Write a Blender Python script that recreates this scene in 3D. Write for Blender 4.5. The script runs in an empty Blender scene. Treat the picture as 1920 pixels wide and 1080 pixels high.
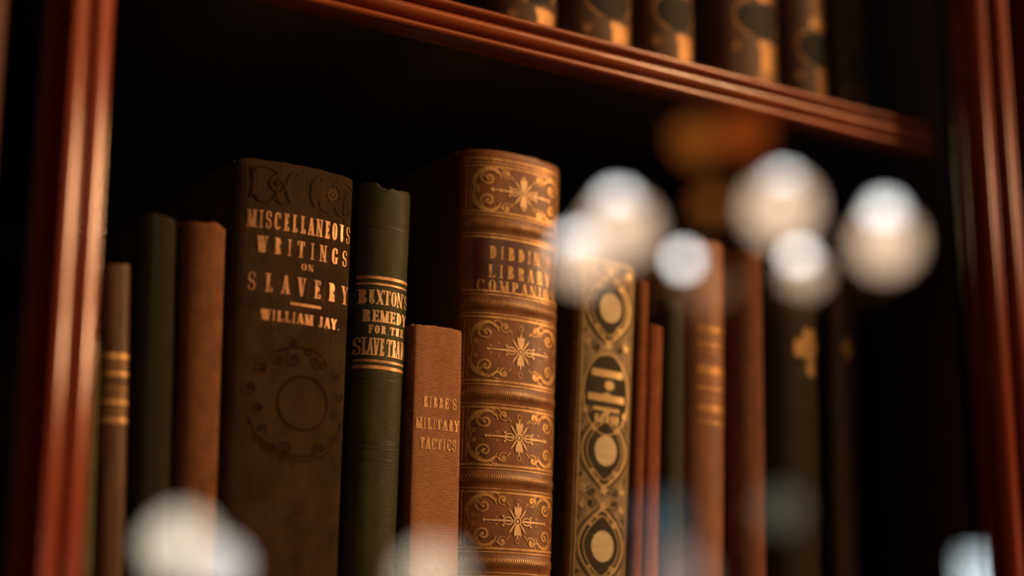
import bpy, bmesh, math, random
from mathutils import Vector, Matrix, noise

SC = bpy.context.scene
COL = SC.collection
PI = math.pi
R0 = random.Random(7)

# ---------------------------------------------------------------- camera
EYE = 1.45                                   # eye height above the floor
YAW, PITCH = math.radians(34.0), math.radians(12.5)
fwd = Vector((math.sin(YAW)*math.cos(PITCH), math.cos(YAW)*math.cos(PITCH), math.sin(PITCH)))
rgt = Vector((math.cos(YAW), -math.sin(YAW), 0))
upv = rgt.cross(fwd)
cam_d = bpy.data.cameras.new('camera')
cam = bpy.data.objects.new('camera', cam_d)
COL.objects.link(cam)
m = Matrix((rgt, upv, -fwd)).transposed().to_4x4()
m.translation = (0, 0, EYE)
cam.matrix_world = m
cam_d.sensor_width = 36.0
cam_d.lens = 2950/1920*36.0
cam_d.clip_start = 0.02
cam_d.dof.use_dof = True
cam_d.dof.focus_distance = 0.53
cam_d.dof.aperture_fstop = 2.7
SC.camera = cam

# ---------------------------------------------------------------- view, world, large lights
SC.view_settings.view_transform = 'Standard'
SC.view_settings.look = 'None'
SC.view_settings.exposure = 0.0
SC.view_settings.gamma = 1.0
SC.view_settings.use_curve_mapping = False
SC.cycles.sample_clamp_indirect = 40.0
SC.cycles.use_denoising = True
SC.cycles.transparent_max_bounces = 16

wd = bpy.data.worlds.new('world')
SC.world = wd
wd.use_nodes = True
wd.node_tree.nodes['Background'].inputs[0].default_value = (0.9, 0.55, 0.3, 1)
wd.node_tree.nodes['Background'].inputs[1].default_value = 0.009

def area_light(name, loc, target, size, power, color):
    d = bpy.data.lights.new(name, 'AREA')
    d.shape = 'DISK'; d.size = size; d.energy = power; d.color = color
    o = bpy.data.objects.new(name, d)
    COL.objects.link(o)
    o.location = loc
    o.rotation_euler = (Vector(target)-Vector(loc)).to_track_quat('-Z', 'Y').to_euler()
    return o
LIGHT_C = (1, 0.57, 0.28)
area_light('room_side_lamp', (2.05, -0.55, EYE+0.455), (0.3, 0.45, EYE+0.1), 0.11, 15, (1, 0.52, 0.23))
area_light('room_side_lamp', (2.07, -0.55, EYE+0.70), (0.3, 0.45, EYE+0.1), 0.27, 26, (1, 0.52, 0.23))
area_light('added_key_light', (1.70, -0.85, EYE+1.35), (0.3, 0.45, EYE+0.1), 0.26, 54, LIGHT_C)  # added key light, does the chandelier's work from outside the mirrored view
area_light('added_front_fill', (0.50, -1.70, EYE+0.75), (0.3, 0.45, EYE+0.1), 0.25, 9, LIGHT_C)  # added fill, lifts the shelf end and the right-hand books

# ---------------------------------------------------------------- materials
MATS = {}
def lin(r, g, b):
    f = lambda c: c/12.92 if c <= 0.04045 else ((c+0.055)/1.055)**2.4
    return (f(r/255), f(g/255), f(b/255))

def mat(name, base, rough=0.6, metal=0.0, var=0.25, scale=(60, 60, 60), second=None, bump=0.0, bscale=(900, 900, 900),
        wave=None, wdist=3.0, coat=0.0, croat=0.12, spec=0.5, wear=None):
    if name in MATS: return MATS[name]
    m = bpy.data.materials.new(name); MATS[name] = m
    m.use_nodes = True
    nt = m.node_tree; N = nt.nodes; L = nt.links
    p = N['Principled BSDF']
    p.inputs['Roughness'].default_value = rough
    p.inputs['Metallic'].default_value = metal
    p.inputs['Specular IOR Level'].default_value = spec
    p.inputs['Coat Weight'].default_value = coat
    p.inputs['Coat Roughness'].default_value = croat
    tc = N.new('ShaderNodeTexCoord')
    mp = N.new('ShaderNodeMapping'); mp.inputs['Scale'].default_value = scale
    L.new(tc.outputs['Object'], mp.inputs['Vector'])
    nz = N.new('ShaderNodeTexNoise'); nz.inputs['Scale'].default_value = 1.0
    nz.inputs['Detail'].default_value = 6; nz.inputs['Roughness'].default_value = 0.65
    L.new(mp.outputs[0], nz.inputs['Vector'])
    rp = N.new('ShaderNodeValToRGB')
    a = [c*(1-var) for c in base]
    b = second if second else [min(1, c*(1+var)) for c in base]
    rp.color_ramp.elements[0].position = 0.33; rp.color_ramp.elements[0].color = (*a, 1)
    rp.color_ramp.elements[1].position = 0.68; rp.color_ramp.elements[1].color = (*b, 1)
    L.new(nz.outputs['Fac'], rp.inputs['Fac'])
    out = rp.outputs['Color']
    if wear:                                                     # scuffs: pale or dark blotches in the material itself
        wc, wscale, lo, hi = wear
        n2 = N.new('ShaderNodeTexNoise'); n2.inputs['Scale'].default_value = wscale; n2.inputs['Detail'].default_value = 8
        n2.inputs['Roughness'].default_value = 0.7
        L.new(tc.outputs['Object'], n2.inputs['Vector'])
        mr = N.new('ShaderNodeMapRange'); mr.inputs['From Min'].default_value = lo; mr.inputs['From Max'].default_value = hi
        L.new(n2.outputs['Fac'], mr.inputs['Value'])
        mx = N.new('ShaderNodeMix'); mx.data_type = 'RGBA'
        L.new(mr.outputs[0], mx.inputs[0]); L.new(out, mx.inputs[6]); mx.inputs[7].default_value = (*wc, 1)
        out = mx.outputs[2]
    L.new(out, p.inputs['Base Color'])
    if bump:
        bp = N.new('ShaderNodeBump'); bp.inputs['Strength'].default_value = bump; bp.inputs['Distance'].default_value = 0.0004
        m2 = N.new('ShaderNodeMapping'); m2.inputs['Scale'].default_value = bscale
        L.new(tc.outputs['Object'], m2.inputs['Vector'])
        if wave:
            t = N.new('ShaderNodeTexWave'); t.bands_direction = wave; t.inputs['Scale'].default_value = 1.0
            t.inputs['Distortion'].default_value = wdist; t.inputs['Detail'].default_value = 3; t.inputs['Detail Scale'].default_value = 2.0
            L.new(m2.outputs[0], t.inputs['Vector']); L.new(t.outputs['Fac'], bp.inputs['Height'])
        else:
            t = N.new('ShaderNodeTexNoise'); t.inputs['Scale'].default_value = 1.0; t.inputs['Detail'].default_value = 4
            L.new(m2.outputs[0], t.inputs['Vector']); L.new(t.outputs['Fac'], bp.inputs['Height'])
        L.new(bp.outputs[0], p.inputs['Normal'])
    return m

def emit(name, color, strength):
    m = bpy.data.materials.new(name); m.use_nodes = True
    nt = m.node_tree; nt.nodes.clear()
    e = nt.nodes.new('ShaderNodeEmission'); o = nt.nodes.new('ShaderNodeOutputMaterial')
    e.inputs[0].default_value = (*color, 1); e.inputs[1].default_value = strength
    nt.links.new(e.outputs[0], o.inputs[0])
    return m

def glass_mat():
    m = bpy.data.materials.new('door_glass'); m.use_nodes = True
    nt = m.node_tree; nt.nodes.clear()
    t = nt.nodes.new('ShaderNodeBsdfTransparent'); g = nt.nodes.new('ShaderNodeBsdfGlossy')
    x = nt.nodes.new('ShaderNodeMixShader'); o = nt.nodes.new('ShaderNodeOutputMaterial')
    t.inputs[0].default_value = (0.98, 0.985, 0.975, 1)
    g.inputs['Color'].default_value = (1, 1, 1, 1); g.inputs['Roughness'].default_value = 0.0
    x.inputs[0].default_value = 0.14
    nt.links.new(t.outputs[0], x.inputs[1]); nt.links.new(g.outputs[0], x.inputs[2]); nt.links.new(x.outputs[0], o.inputs[0])
    return m

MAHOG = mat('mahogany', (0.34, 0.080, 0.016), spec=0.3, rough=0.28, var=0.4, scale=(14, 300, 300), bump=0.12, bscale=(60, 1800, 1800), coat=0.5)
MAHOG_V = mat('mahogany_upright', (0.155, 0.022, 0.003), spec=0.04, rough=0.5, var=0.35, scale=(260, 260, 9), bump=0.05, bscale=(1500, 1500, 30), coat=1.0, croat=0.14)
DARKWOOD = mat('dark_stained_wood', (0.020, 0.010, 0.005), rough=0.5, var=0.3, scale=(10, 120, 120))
PAPER = mat('aged_paper', (0.42, 0.32, 0.19), rough=0.9, var=0.2, scale=(1500, 40, 40))
GILT = mat('worn_gilt', (0.62, 0.36, 0.13), rough=0.42, metal=0.45, var=0.25, scale=(300, 300, 300), wear=((0.24, 0.095, 0.028), 420, 0.50, 0.70))
GILT_PALE = mat('pale_gilt', (0.80, 0.52, 0.26), rough=0.45, metal=0.3, var=0.2, scale=(260, 260, 260))
GILT_COPPER = mat('copper_gilt', (0.66, 0.34, 0.15), rough=0.42, metal=0.4, var=0.35, scale=(220, 220, 220), wear=((0.16, 0.075, 0.03), 300, 0.56, 0.74))
GILT_OLD = mat('dull_gilt', (0.36, 0.175, 0.042), rough=0.45, metal=0.4, var=0.3, scale=(200, 200, 200))
BRASS = mat('aged_brass', (0.30, 0.16, 0.05), rough=0.35, metal=1.0, var=0.15)
IRON = mat('dark_iron', (0.03, 0.026, 0.022), rough=0.5, metal=0.6, var=0.15)

# ---------------------------------------------------------------- mesh helpers
def obj(name, verts, faces, material, parent=None, smooth=True, angle=35):
    me = bpy.data.meshes.new(name)
    me.from_pydata(verts, [], faces)
    bm = bmesh.new(); bm.from_mesh(me)
    bmesh.ops.recalc_face_normals(bm, faces=bm.faces)
    bm.to_mesh(me); bm.free()
    if smooth:
        me.shade_smooth()
        me.set_sharp_from_angle(angle=math.radians(angle))
    me.materials.append(material)
    o = bpy.data.objects.new(name, me); COL.objects.link(o)
    if parent: o.parent = parent
    return o

def box(name, lo, hi, material, parent=None, bevel=0.0):
    bm = bmesh.new()
    bmesh.ops.create_cube(bm, size=1.0)
    for v in bm.verts:
        v.co = Vector([lo[i]+(v.co[i]+0.5)*(hi[i]-lo[i]) for i in range(3)])
    if bevel:
        bmesh.ops.bevel(bm, geom=list(bm.edges), offset=bevel, segments=2, affect='EDGES', profile=0.5)
    me = bpy.data.meshes.new(name); bm.to_mesh(me); bm.free()
    if bevel:
        me.shade_smooth(); me.set_sharp_from_angle(angle=math.radians(40))
    me.materials.append(material)
    o = bpy.data.objects.new(name, me); COL.objects.link(o)
    if parent: o.parent = parent
    return o

def lathe(name, prof, material, parent=None, n=32, loc=(0, 0, 0)):
    """prof: (radius, z) list, turned about the upright axis through loc."""
    vs, fs = [], []
    for r, z in prof:
        for k in range(n):
            a = 2*PI*k/n
            vs.append((loc[0]+max(r, 1e-5)*math.cos(a), loc[1]+max(r, 1e-5)*math.sin(a), loc[2]+z))
    for i in range(len(prof)-1):
        for k in range(n):
            fs.append((i*n+k, i*n+(k+1) % n, (i+1)*n+(k+1) % n, (i+1)*n+k))
    return obj(name, vs, fs, material, parent, angle=50)

def tube(name, pts, r, material, parent=None, n=10):
    vs, fs = [], []
    P = [Vector(p) for p in pts]
    for i, p in enumerate(P):
        d = (P[min(i+1, len(P)-1)]-P[max(i-1, 0)]).normalized()
        a = d.orthogonal().normalized(); b = d.cross(a)
        if i and abs(d.dot(Vector((0, 0, 1)))) < 0.98:
            a = d.cross(Vector((0, 0, 1))).normalized(); b = d.cross(a)
        for k in range(n):
            q = p+r*(math.cos(2*PI*k/n)*a+math.sin(2*PI*k/n)*b)
            vs.append(tuple(q))
    for i in range(len(P)-1):
        for k in range(n):
            fs.append((i*n+k, i*n+(k+1) % n, (i+1)*n+(k+1) % n, (i+1)*n+k))
    return obj(name, vs, fs, material, parent)

def prism(name, outline, axis, a, b, material, parent=None, angle=30):
    """A closed outline swept straight along x (outline y,z) or along z (outline x,y)."""
    n = len(outline); vs = []
    for t in (a, b):
        for p in outline:
            vs.append((t, p[0], p[1]) if axis == 'x' else (p[0], p[1], t))
    fs = [(i, (i+1) % n, n+(i+1) % n, n+i) for i in range(n)]
    fs += [tuple(range(n)), tuple(range(2*n-1, n-1, -1))]
    return obj(name, vs, fs, material, parent, angle=angle)

def thing(name, label, cat, loc=(0, 0, 0), group=None):
    o = bpy.data.objects.new(name, None); COL.objects.link(o)
    o.empty_display_size = 0.02
    o.location = loc; o['label'] = label; o['category'] = cat
    if group: o['group'] = group
    return o

def structure(o):
    o['kind'] = 'structure'; return o

# ---------------------------------------------------------------- the room
WALLP = mat('wall_paint', (0.030, 0.022, 0.016), rough=0.85, var=0.15, scale=(3, 3, 3))
FLOORM = mat('floor_boards', (0.045, 0.022, 0.011), rough=0.5, var=0.35, scale=(2, 30, 2))
XW0, XW1, YB, YF, ZC = -2.0, 5.6, -3.3, 0.80, 3.0
structure(box('floor', (XW0, YB, -0.05), (XW1, YF, 0), FLOORM))
structure(box('ceiling', (XW0, YB, ZC), (XW1, YF, ZC+0.05), WALLP))
structure(box('wall_bookcase_side', (XW0, YF, 0), (XW1, YF+0.1, ZC), WALLP))
structure(box('wall_left', (XW0-0.1, YB-0.1, 0), (XW0, YF+0.1, ZC), WALLP))
structure(box('wall_right', (XW1, YB-0.1, 0), (XW1+0.1, YF+0.1, ZC), WALLP))
WX0, WX1, WZ0, WZ1 = 4.86, 5.34, 0.85, EYE+0.335
structure(box('wall_back', (XW0, YB-0.1, 0), (WX0, YB, ZC), WALLP))
structure(box('wall_back_end', (WX1, YB-0.1, 0), (XW1, YB, ZC), WALLP))
structure(box('wall_back_sill', (WX0, YB-0.1, 0), (WX1, YB, WZ0), WALLP))
structure(box('wall_back_head', (WX0, YB-0.1, WZ1), (WX1, YB, ZC), WALLP))
win = bpy.data.objects.new('window_1', None); COL.objects.link(win); structure(win)
WFR = mat('window_paint', (0.10, 0.085, 0.07), rough=0.5, var=0.1)
for lo, hi in (((WX0, YB-0.07, WZ0), (WX0+0.04, YB-0.01, WZ1)), ((WX1-0.04, YB-0.07, WZ0), (WX1, YB-0.01, WZ1)),
               ((WX0, YB-0.07, WZ0), (WX1, YB-0.01, WZ0+0.04)), ((WX0, YB-0.07, WZ1-0.03), (WX1, YB-0.01, WZ1))):
    box('window_frame', lo, hi, WFR, win, 0.004)
box('daylight_pane', (WX0+0.04, YB-0.06, WZ0+0.04), (WX1-0.04, YB-0.055, WZ1-0.03), emit('dusk_daylight', (0.72, 0.84, 0.88), 6.5), win)

# ---------------------------------------------------------------- bookcase
XL, XR = 0.1393, 0.5065                      # inner edges of the door frame
YD, YG, YSH = 0.398, 0.410, 0.430            # face of the door frame, glass, shelf edge
Z_LOW, Z_UP0, Z_UP1 = EYE-0.050, EYE+0.2000, EYE+0.2134
bc = thing('bookcase', 'tall mahogany bookcase with glazed door and moulded shelf edge, filled with old books', 'bookcase', (0.31, 0.45, 0))
def rel(o):                                   # keep world coordinates while parenting under the bookcase's base
    o.location = (-0.31, -0.45, 0); return o
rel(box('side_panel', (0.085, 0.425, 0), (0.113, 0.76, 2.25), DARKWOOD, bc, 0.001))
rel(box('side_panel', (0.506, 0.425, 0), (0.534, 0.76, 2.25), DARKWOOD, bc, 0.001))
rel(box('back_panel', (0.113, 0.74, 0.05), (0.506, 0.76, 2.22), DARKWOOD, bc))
rel(box('top_panel', (0.075, 0.40, 2.25), (0.544, 0.77, 2.28), MAHOG, bc, 0.004))
rel(box('plinth', (0.085, 0.40, 0), (0.534, 0.76, 0.09), MAHOG, bc, 0.003))

def arc_pts(cy, cz, r, a0, a1, n, ry=None):
    return [(cy+r*math.cos(math.radians(a0+(a1-a0)*k/n)), cz+(ry or r)*math.sin(math.radians(a0+(a1-a0)*k/n))) for k in range(n+1)]

def shelf(z0, z1):
    """The board and, as its own piece, the moulded lipping: bead, groove, broad ovolo, groove, bead."""
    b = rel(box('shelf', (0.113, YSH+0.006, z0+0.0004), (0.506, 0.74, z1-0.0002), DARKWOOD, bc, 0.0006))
    H = z1-z0; s = H/0.0134
    y = YSH
    pr = [(y+0.010, z0)]
    pr += [(y+0.0015, z0)]
    pr += arc_pts(y+0.0014, z0+0.00135*s, 0.00135*s, 270, 90, 8)          # bottom bead
    pr += [(y+0.0050, z0+0.0028*s), (y+0.0050, z0+0.0047*s)]              # groove
    pr += [(y+0.0010, z0+0.0049*s)]
    pr += arc_pts(y+0.0020, z0+0.0068*s, 0.0020, 250, 130, 8, 0.0022*s)   # broad ovolo
    pr += [(y+0.0020, z0+0.0090*s), (y+0.0055, z0+0.0092*s), (y+0.0055, z0+0.0109*s)]
    pr += arc_pts(y+0.0016, z0+0.0121*s, 0.0013*s, 270, 90, 8)            # top bead
    pr += [(y+0.010, z1)]
    e = prism('edge_moulding', pr, 'x', 0.113, 0.506, MAHOG, b, angle=40)
    e['label'] = 'polished red-brown moulded shelf edge'
    return b
shelf(Z_UP0, Z_UP1)
shelf(Z_LOW-0.0134, Z_LOW)
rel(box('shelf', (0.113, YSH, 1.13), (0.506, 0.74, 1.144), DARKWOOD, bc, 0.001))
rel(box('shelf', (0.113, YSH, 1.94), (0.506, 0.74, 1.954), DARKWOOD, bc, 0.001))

door = bpy.data.objects.new('glazed_door', None); COL.objects.link(door); door.parent = bc; rel(door)
def stile_profile(x_in, sgn):
    """Outline x,y of a door upright: two beads by the glass, then a slope back to a flat.  sgn -1: grows towards -x."""
    f = lambda d, y: (x_in+sgn*d, YD+y)
    o = [f(0, 0.020), f(0, 0.0096)]
    for k in range(9):
        a = PI/2*k/8; o.append(f(0.0054-0.0054*math.cos(a), 0.0094-0.0042*math.sin(a)))
    o += [f(0.0057, 0.0088), f(0.0078, 0.0088)]
    for k in range(9):
        a = PI/2*k/8; o.append(f(0.0130-0.0050*math.cos(a), 0.0052-0.0042*math.sin(a)))
    o += [f(0.0133, 0.0010), f(0.0137, 0.0026), f(0.0144, 0.0060), f(0.0156, 0.0090), f(0.0162, 0.0100), f(0.0162, 0.020)]
    return o
prism('stile', stile_profile(XL, -1), 'z', 0.12, 2.22, MAHOG_V, door)
prism('stile', stile_profile(XR, 1), 'z', 0.12, 2.22, MAHOG_V, door)
box('rail', (XL-0.019, YD, 2.14), (XR+0.019, YD+0.02, 2.22), MAHOG, door, 0.002)
box('rail', (XL-0.019, YD, 0.12), (XR+0.019, YD+0.02, 0.22), MAHOG, door, 0.002)
gp = box('glass_pane', (XL-0.003, YG, 0.21), (XR+0.003, YG+0.003, 2.15), glass_mat(), door)
gp['label'] = 'clear glass pane mirroring the lamps of the room'
dv, df = [], []
for (dx, dz, dr) in ((0.29870, 0.1190, 0.00012), (0.29875, 0.1112, 0.00013), (0.3305, 0.1840, 0.00010), (0.3319, 0.1868, 0.00008), (0.3266, 0.1858, 0.00008),
                     (0.3340, 0.1800, 0.00008), (0.3220, 0.1900, 0.00007), (0.3325, 0.1760, 0.00009), (0.3352, 0.1770, 0.00007), (0.3010, 0.1505, 0.00007)):
    o_ = len(dv)
    dv += [(dx, YG-0.00018, EYE+dz)]+[(dx+dr*math.cos(PI*k/3), YG-0.00002, EYE+dz+dr*math.sin(PI*k/3)) for k in range(6)]
    df += [(o_, o_+1+k, o_+1+(k+1) % 6) for k in range(6)]
du = obj('dust', dv, df, mat('pale_dust', (0.5, 0.42, 0.34), rough=0.9), door)
du['kind'] = 'stuff'
# the face frame on either side of the door
def pilaster(x_in, sgn):
    f = lambda d, y: (x_in+sgn*d, YD+y)
    o = [f(0, 0.03), f(0, 0.002)]
    for k in range(7):
        a = PI*k/6; o.append(f(0.004-0.004*math.cos(a), 0.001-0.003*math.sin(a)))
    o += [f(0.009, 0.002), f(0.030, 0.002), f(0.030, 0.03)]
    return o
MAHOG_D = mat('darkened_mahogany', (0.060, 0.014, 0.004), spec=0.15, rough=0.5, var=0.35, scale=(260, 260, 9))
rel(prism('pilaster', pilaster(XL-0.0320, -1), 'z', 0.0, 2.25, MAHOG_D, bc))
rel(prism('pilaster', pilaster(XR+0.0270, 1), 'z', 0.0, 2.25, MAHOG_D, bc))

# ---------------------------------------------------------------- foil, lettering and stamping on the book spines
class Spine:
    """The outer surface of a book's spine: t across in [-1, 1], z up."""
    def __init__(s, h, w_bot, w_top, bulge, n=2.3, bands=(), band_h=0.001, band_w=0.002):
        s.h, s.wb, s.wt, s.b, s.n, s.bands, s.bh, s.bw = h, w_bot, w_top, bulge, n, bands, band_h, band_w
    def w(s, z): return s.wb+(s.wt-s.wb)*max(0, min(1, z/s.h))
    def pt(s, t, z):
        t = max(-1, min(1, t)); c = max(0.0, 1-abs(t)**s.n)**(1/s.n)
        y = s.b*(1-c)
        for zb in s.bands:
            q = (z-zb)/s.bw
            if abs(q) < 1.6: y -= s.bh*math.exp(-q*q*2.0)*min(1, c*1.6)
        return Vector((t*s.w(z)/2, y, z))
    def off(s, u, z, e):
        t = 2*u/s.w(z); t = max(-0.985, min(0.985, t))
        p = s.pt(t, z); d = 0.01
        tx = s.pt(t+d, z)-s.pt(t-d, z); nrm = Vector((tx.y, -tx.x, 0)).normalized()
        return tuple(p+nrm*e)

class Foil:
    def __init__(s, sp, eps=0.00014): s.sp, s.eps, s.v, s.f = sp, eps, [], []
    def P(s, u, z): s.v.append(s.sp.off(u, z, s.eps)); return len(s.v)-1
    def ribbon(s, pts, w0, w1=None, step=0.0007):
        if not isinstance(w0, (list, tuple)):
            w1 = w0 if w1 is None else w1
            n = len(pts); ws = [w0+(w1-w0)*i/max(1, n-1) for i in range(n)]
        else: ws = list(w0)
        q, qw = [pts[0]], [ws[0]]
        for i in range(1, len(pts)):
            d = math.dist(pts[i-1], pts[i]); k = max(1, int(math.ceil(d/step)))
            for j in range(1, k+1):
                t = j/k
                q.append((pts[i-1][0]+(pts[i][0]-pts[i-1][0])*t, pts[i-1][1]+(pts[i][1]-pts[i-1][1])*t))
                qw.append(ws[i-1]+(ws[i]-ws[i-1])*t)
        m = max(1, int(math.ceil(max(qw)/step)))
        rows = []
        for i, (x, z) in enumerate(q):
            a, b = q[max(0, i-1)], q[min(len(q)-1, i+1)]
            dx, dz = b[0]-a[0], b[1]-a[1]; L = math.hypot(dx, dz) or 1
            nx, nz = -dz/L, dx/L
            rows.append([s.P(x+nx*qw[i]*(j/m-0.5), z+nz*qw[i]*(j/m-0.5)) for j in range(m+1)])
        for r0, r1 in zip(rows, rows[1:]):
            for j in range(m): s.f.append((r0[j], r0[j+1], r1[j+1], r1[j]))
    def line(s, u0, z0, u1, z1, w): s.ribbon([(u0, z0), (u1, z1)], w)
    def blob(s, u, z, ru, rz, lobes=0, depth=0.0, rings=3, n=24, sq=2.0):
        prev = None; c = s.P(u, z)
        for k in range(1, rings+1):
            ring = []
            for i in range(n):
                a = 2*PI*i/n; g = k/rings*(1-depth+depth*math.cos(lobes*a)) if lobes else k/rings
                ca, sa = math.cos(a), math.sin(a)
                if sq != 2.0:
                    ca = math.copysign(abs(ca)**(2/sq), ca); sa = math.copysign(abs(sa)**(2/sq), sa)
                ring.append(s.P(u+ru*g*ca, z+rz*g*sa))
            for i in range(n):
                j = (i+1) % n
                s.f.append((prev[i], prev[j], ring[j], ring[i]) if prev else (c, ring[j], ring[i]))
            prev = ring
    def patch(s, u0, z0, u1, z1):
        nu, nz = max(1, int(abs(u1-u0)/0.001)), max(1, int(abs(z1-z0)/0.001))
        g = [[s.P(u0+(u1-u0)*i/nu, z0+(z1-z0)*j/nz) for i in range(nu+1)] for j in range(nz+1)]
        for j in range(nz):
            for i in range(nu): s.f.append((g[j][i], g[j][i+1], g[j+1][i+1], g[j+1][i]))
    def lens(s, u, z, ru, rz, w=None):
        """A pointed oval (vesica), filled, or outlined when w is given."""
        n = 22
        L = [(u-ru*math.sin(PI*k/n)**0.8, z-rz+2*rz*k/n) for k in range(n+1)]
        Rr = [(2*u-x, y) for x, y in L]
        if w: s.ribbon(L, w); s.ribbon(Rr, w)
        else:
            m = 6
            rows = [[s.P(l[0]+(r[0]-l[0])*j/m, l[1]) for j in range(m+1)] for l, r in zip(L, Rr)]
            for a, b in zip(rows, rows[1:]):
                for j in range(m): s.f.append((a[j], a[j+1], b[j+1], b[j]))
    def spiral(s, u, z, r, turns, a0, w, sgn=1, tail=None):
        n = int(18*turns)+4; pts, ws = [], []
        for k in range(n+1):
            t = k/n; rr = r*(0.10+0.90*t**1.15); a = a0-sgn*2*PI*turns*(1-t)
            pts.append((u+rr*math.cos(a), z+rr*math.sin(a))); ws.append(w*(0.55+0.75*math.sin(PI*min(1, t*1.1))))
        s.ribbon(pts, ws); s.blob(u+pts[0][0]-u, pts[0][1], w*0.9, w*0.9, rings=1, n=8)
        return pts[-1]
    def arc(s, u, z, ru, rz, a0, a1, w, w1=None, n=14):
        s.ribbon([(u+ru*math.cos(math.radians(a0+(a1-a0)*k/n)), z+rz*math.sin(math.radians(a0+(a1-a0)*k/n))) for k in range(n+1)], w, w1)
    def text(s, string, uc, z0, h, width, thick=0.2, gap=0.22, hair=0.055):
        """Fat-faced roman capitals; each glyph is drawn from stems, hairlines and bowls."""
        tot = sum(GW[c] for c in string)+gap*(len(string)-1)
        k = width/tot; u = uc-width/2
        for c in string:
            s.glyph(c, u, z0, k*GW[c], h, thick, hair)
            u += k*(GW[c]+gap)
    def glyph(s, c, u, z0, w, h, thick, hair):
        if c == ' ': return
        S = min(h*thick, w*0.40); Hn = h*hair
        X = lambda a: u+a*w
        Z = lambda b: z0+b*h
        def stem(a, b0=0.0, b1=1.0, t=S, serif=True):
            s.ribbon([(X(a), Z(b0)), (X(a), Z(b1))], t)
            if serif:
                e = t*0.5+h*0.07
                for q in (b0, b1):
                    zz = Z(q)+(Hn/2 if q == b0 else -Hn/2)
                    s.ribbon([(X(a)-e, zz), (X(a)+e, zz)], Hn*1.1)
        def hl(a0, a1, b, t=Hn, end=0.0):
            bb = Z(b)+(Hn/2 if b <= 0 else (-Hn/2 if b >= 1 else 0))
            s.ribbon([(X(a0), bb), (X(a1), bb)], t)
            if end: s.ribbon([(X(a1)-Hn*0.4, bb), (X(a1)-Hn*0.4, bb+end*h)], Hn*2.0, Hn*0.8)
        def dg(a0, b0, a1, b1, t): s.ribbon([(X(a0), Z(b0)), (X(a1), Z(b1))], t)
        def sf(a, b, e=0.10): s.ribbon([(X(a)-h*e, Z(b)+(Hn/2 if b <= 0 else -Hn/2)), (X(a)+h*e, Z(b)+(Hn/2 if b <= 0 else -Hn/2))], Hn)
        def bowl(cx, cz, rx, rz, a0, a1, t=S, n=20):
            pts, ws = [], []
            for k in range(n+1):
                a = math.radians(a0+(a1-a0)*k/n); ca = math.cos(a)
                ww = Hn+(t-Hn)*abs(ca)**1.4
                pts.append((X(cx)+(rx*w-ww/2)*ca, Z(cz)+(rz*h-Hn/2)*math.sin(a))); ws.append(ww)
            s.ribbon(pts, ws, step=0.0012)
        L0 = 0.5*S/w+0.07*h/w                           # place of a left stem
        R1 = 1-L0
        if c == 'I': stem(0.5)
        elif c in 'EFL':
            stem(L0)
            hl(L0, 0.97, 0 if c != 'F' else 1, end=0.24 if c != 'F' else -0.24)
            if c == 'E': hl(L0, 0.93, 1, end=-0.24)
            if c in 'EF':
                hl(L0, 0.72, 0.52); s.ribbon([(X(0.72), Z(0.40)), (X(0.72), Z(0.64))], Hn*1.5)
        elif c == 'T': stem(0.5); hl(0.5, 0.99, 1, end=-0.26); hl(0.5, 0.01, 1, end=-0.26)
        elif c == 'H': stem(L0); stem(R1); hl(L0, R1, 0.5)
        elif c == 'N':
            stem(0.12, t=Hn*1.3); dg(0.16, 1, 0.82, 0, S*0.72); stem(0.88, t=Hn*1.3)
        elif c == 'M':
            stem(0.12, t=Hn*1.2); dg(0.14, 1, 0.50, 0.0, S*0.95); dg(0.50, 0, 0.80, 1, Hn*1.2); stem(0.84, t=S)
        elif c == 'A':
            dg(0.46, 1, 0.12, 0, Hn*1.3); dg(0.50, 1, 0.86, 0, S); hl(0.26, 0.72, 0.30); sf(0.12, 0); sf(0.86, 0, 0.14)
        elif c == 'V':
            dg(0.14, 1, 0.50, 0, S); dg(0.54, 0, 0.88, 1, Hn*1.3); sf(0.14, 1, 0.14); sf(0.88, 1)
        elif c == 'W':
            dg(0.08, 1, 0.30, 0, S*0.9); dg(0.32, 0, 0.50, 1, Hn*1.2); dg(0.46, 1, 0.68, 0, S*0.9); dg(0.70, 0, 0.92, 1, Hn*1.2)
            for a in (0.08, 0.48, 0.92): sf(a, 1)
        elif c == 'X':
            dg(0.14, 1, 0.86, 0, S); dg(0.14, 0, 0.86, 1, Hn*1.3)
            for a, b in ((0.14, 1), (0.86, 0), (0.14, 0), (0.86, 1)): sf(a, b)
        elif c == 'Y':
            stem(0.5, 0, 0.5, serif=False); sf(0.5, 0, 0.16); dg(0.12, 1, 0.5, 0.42, S); dg(0.88, 1, 0.52, 0.42, Hn*1.3); sf(0.12, 1, 0.13); sf(0.88, 1)
        elif c == 'K':
            stem(L0); dg(L0+0.08, 0.40, 0.86, 1, Hn*1.3); dg(0.46, 0.62, 0.88, 0, S); sf(0.86, 1); sf(0.88, 0, 0.13)
        elif c == 'O': bowl(0.5, 0.5, 0.5, 0.5, 0, 360, n=32)
        elif c in 'CG':
            bowl(0.52, 0.5, 0.52, 0.5, 48, 312, n=28)
            s.ribbon([(X(0.88), Z(0.97)), (X(0.88), Z(0.66))], Hn, Hn*2.0)
            if c == 'G': s.ribbon([(X(0.82), Z(0.04)), (X(0.82), Z(0.42))], S*0.8); sf(0.82, 0.42, 0.13)
            else: s.ribbon([(X(0.88), Z(0.20)), (X(0.90), Z(0.08))], Hn)
        elif c == 'D': stem(L0); bowl(L0, 0.5, 1-L0, 0.5, 90, -90)
        elif c == 'B':
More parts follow.
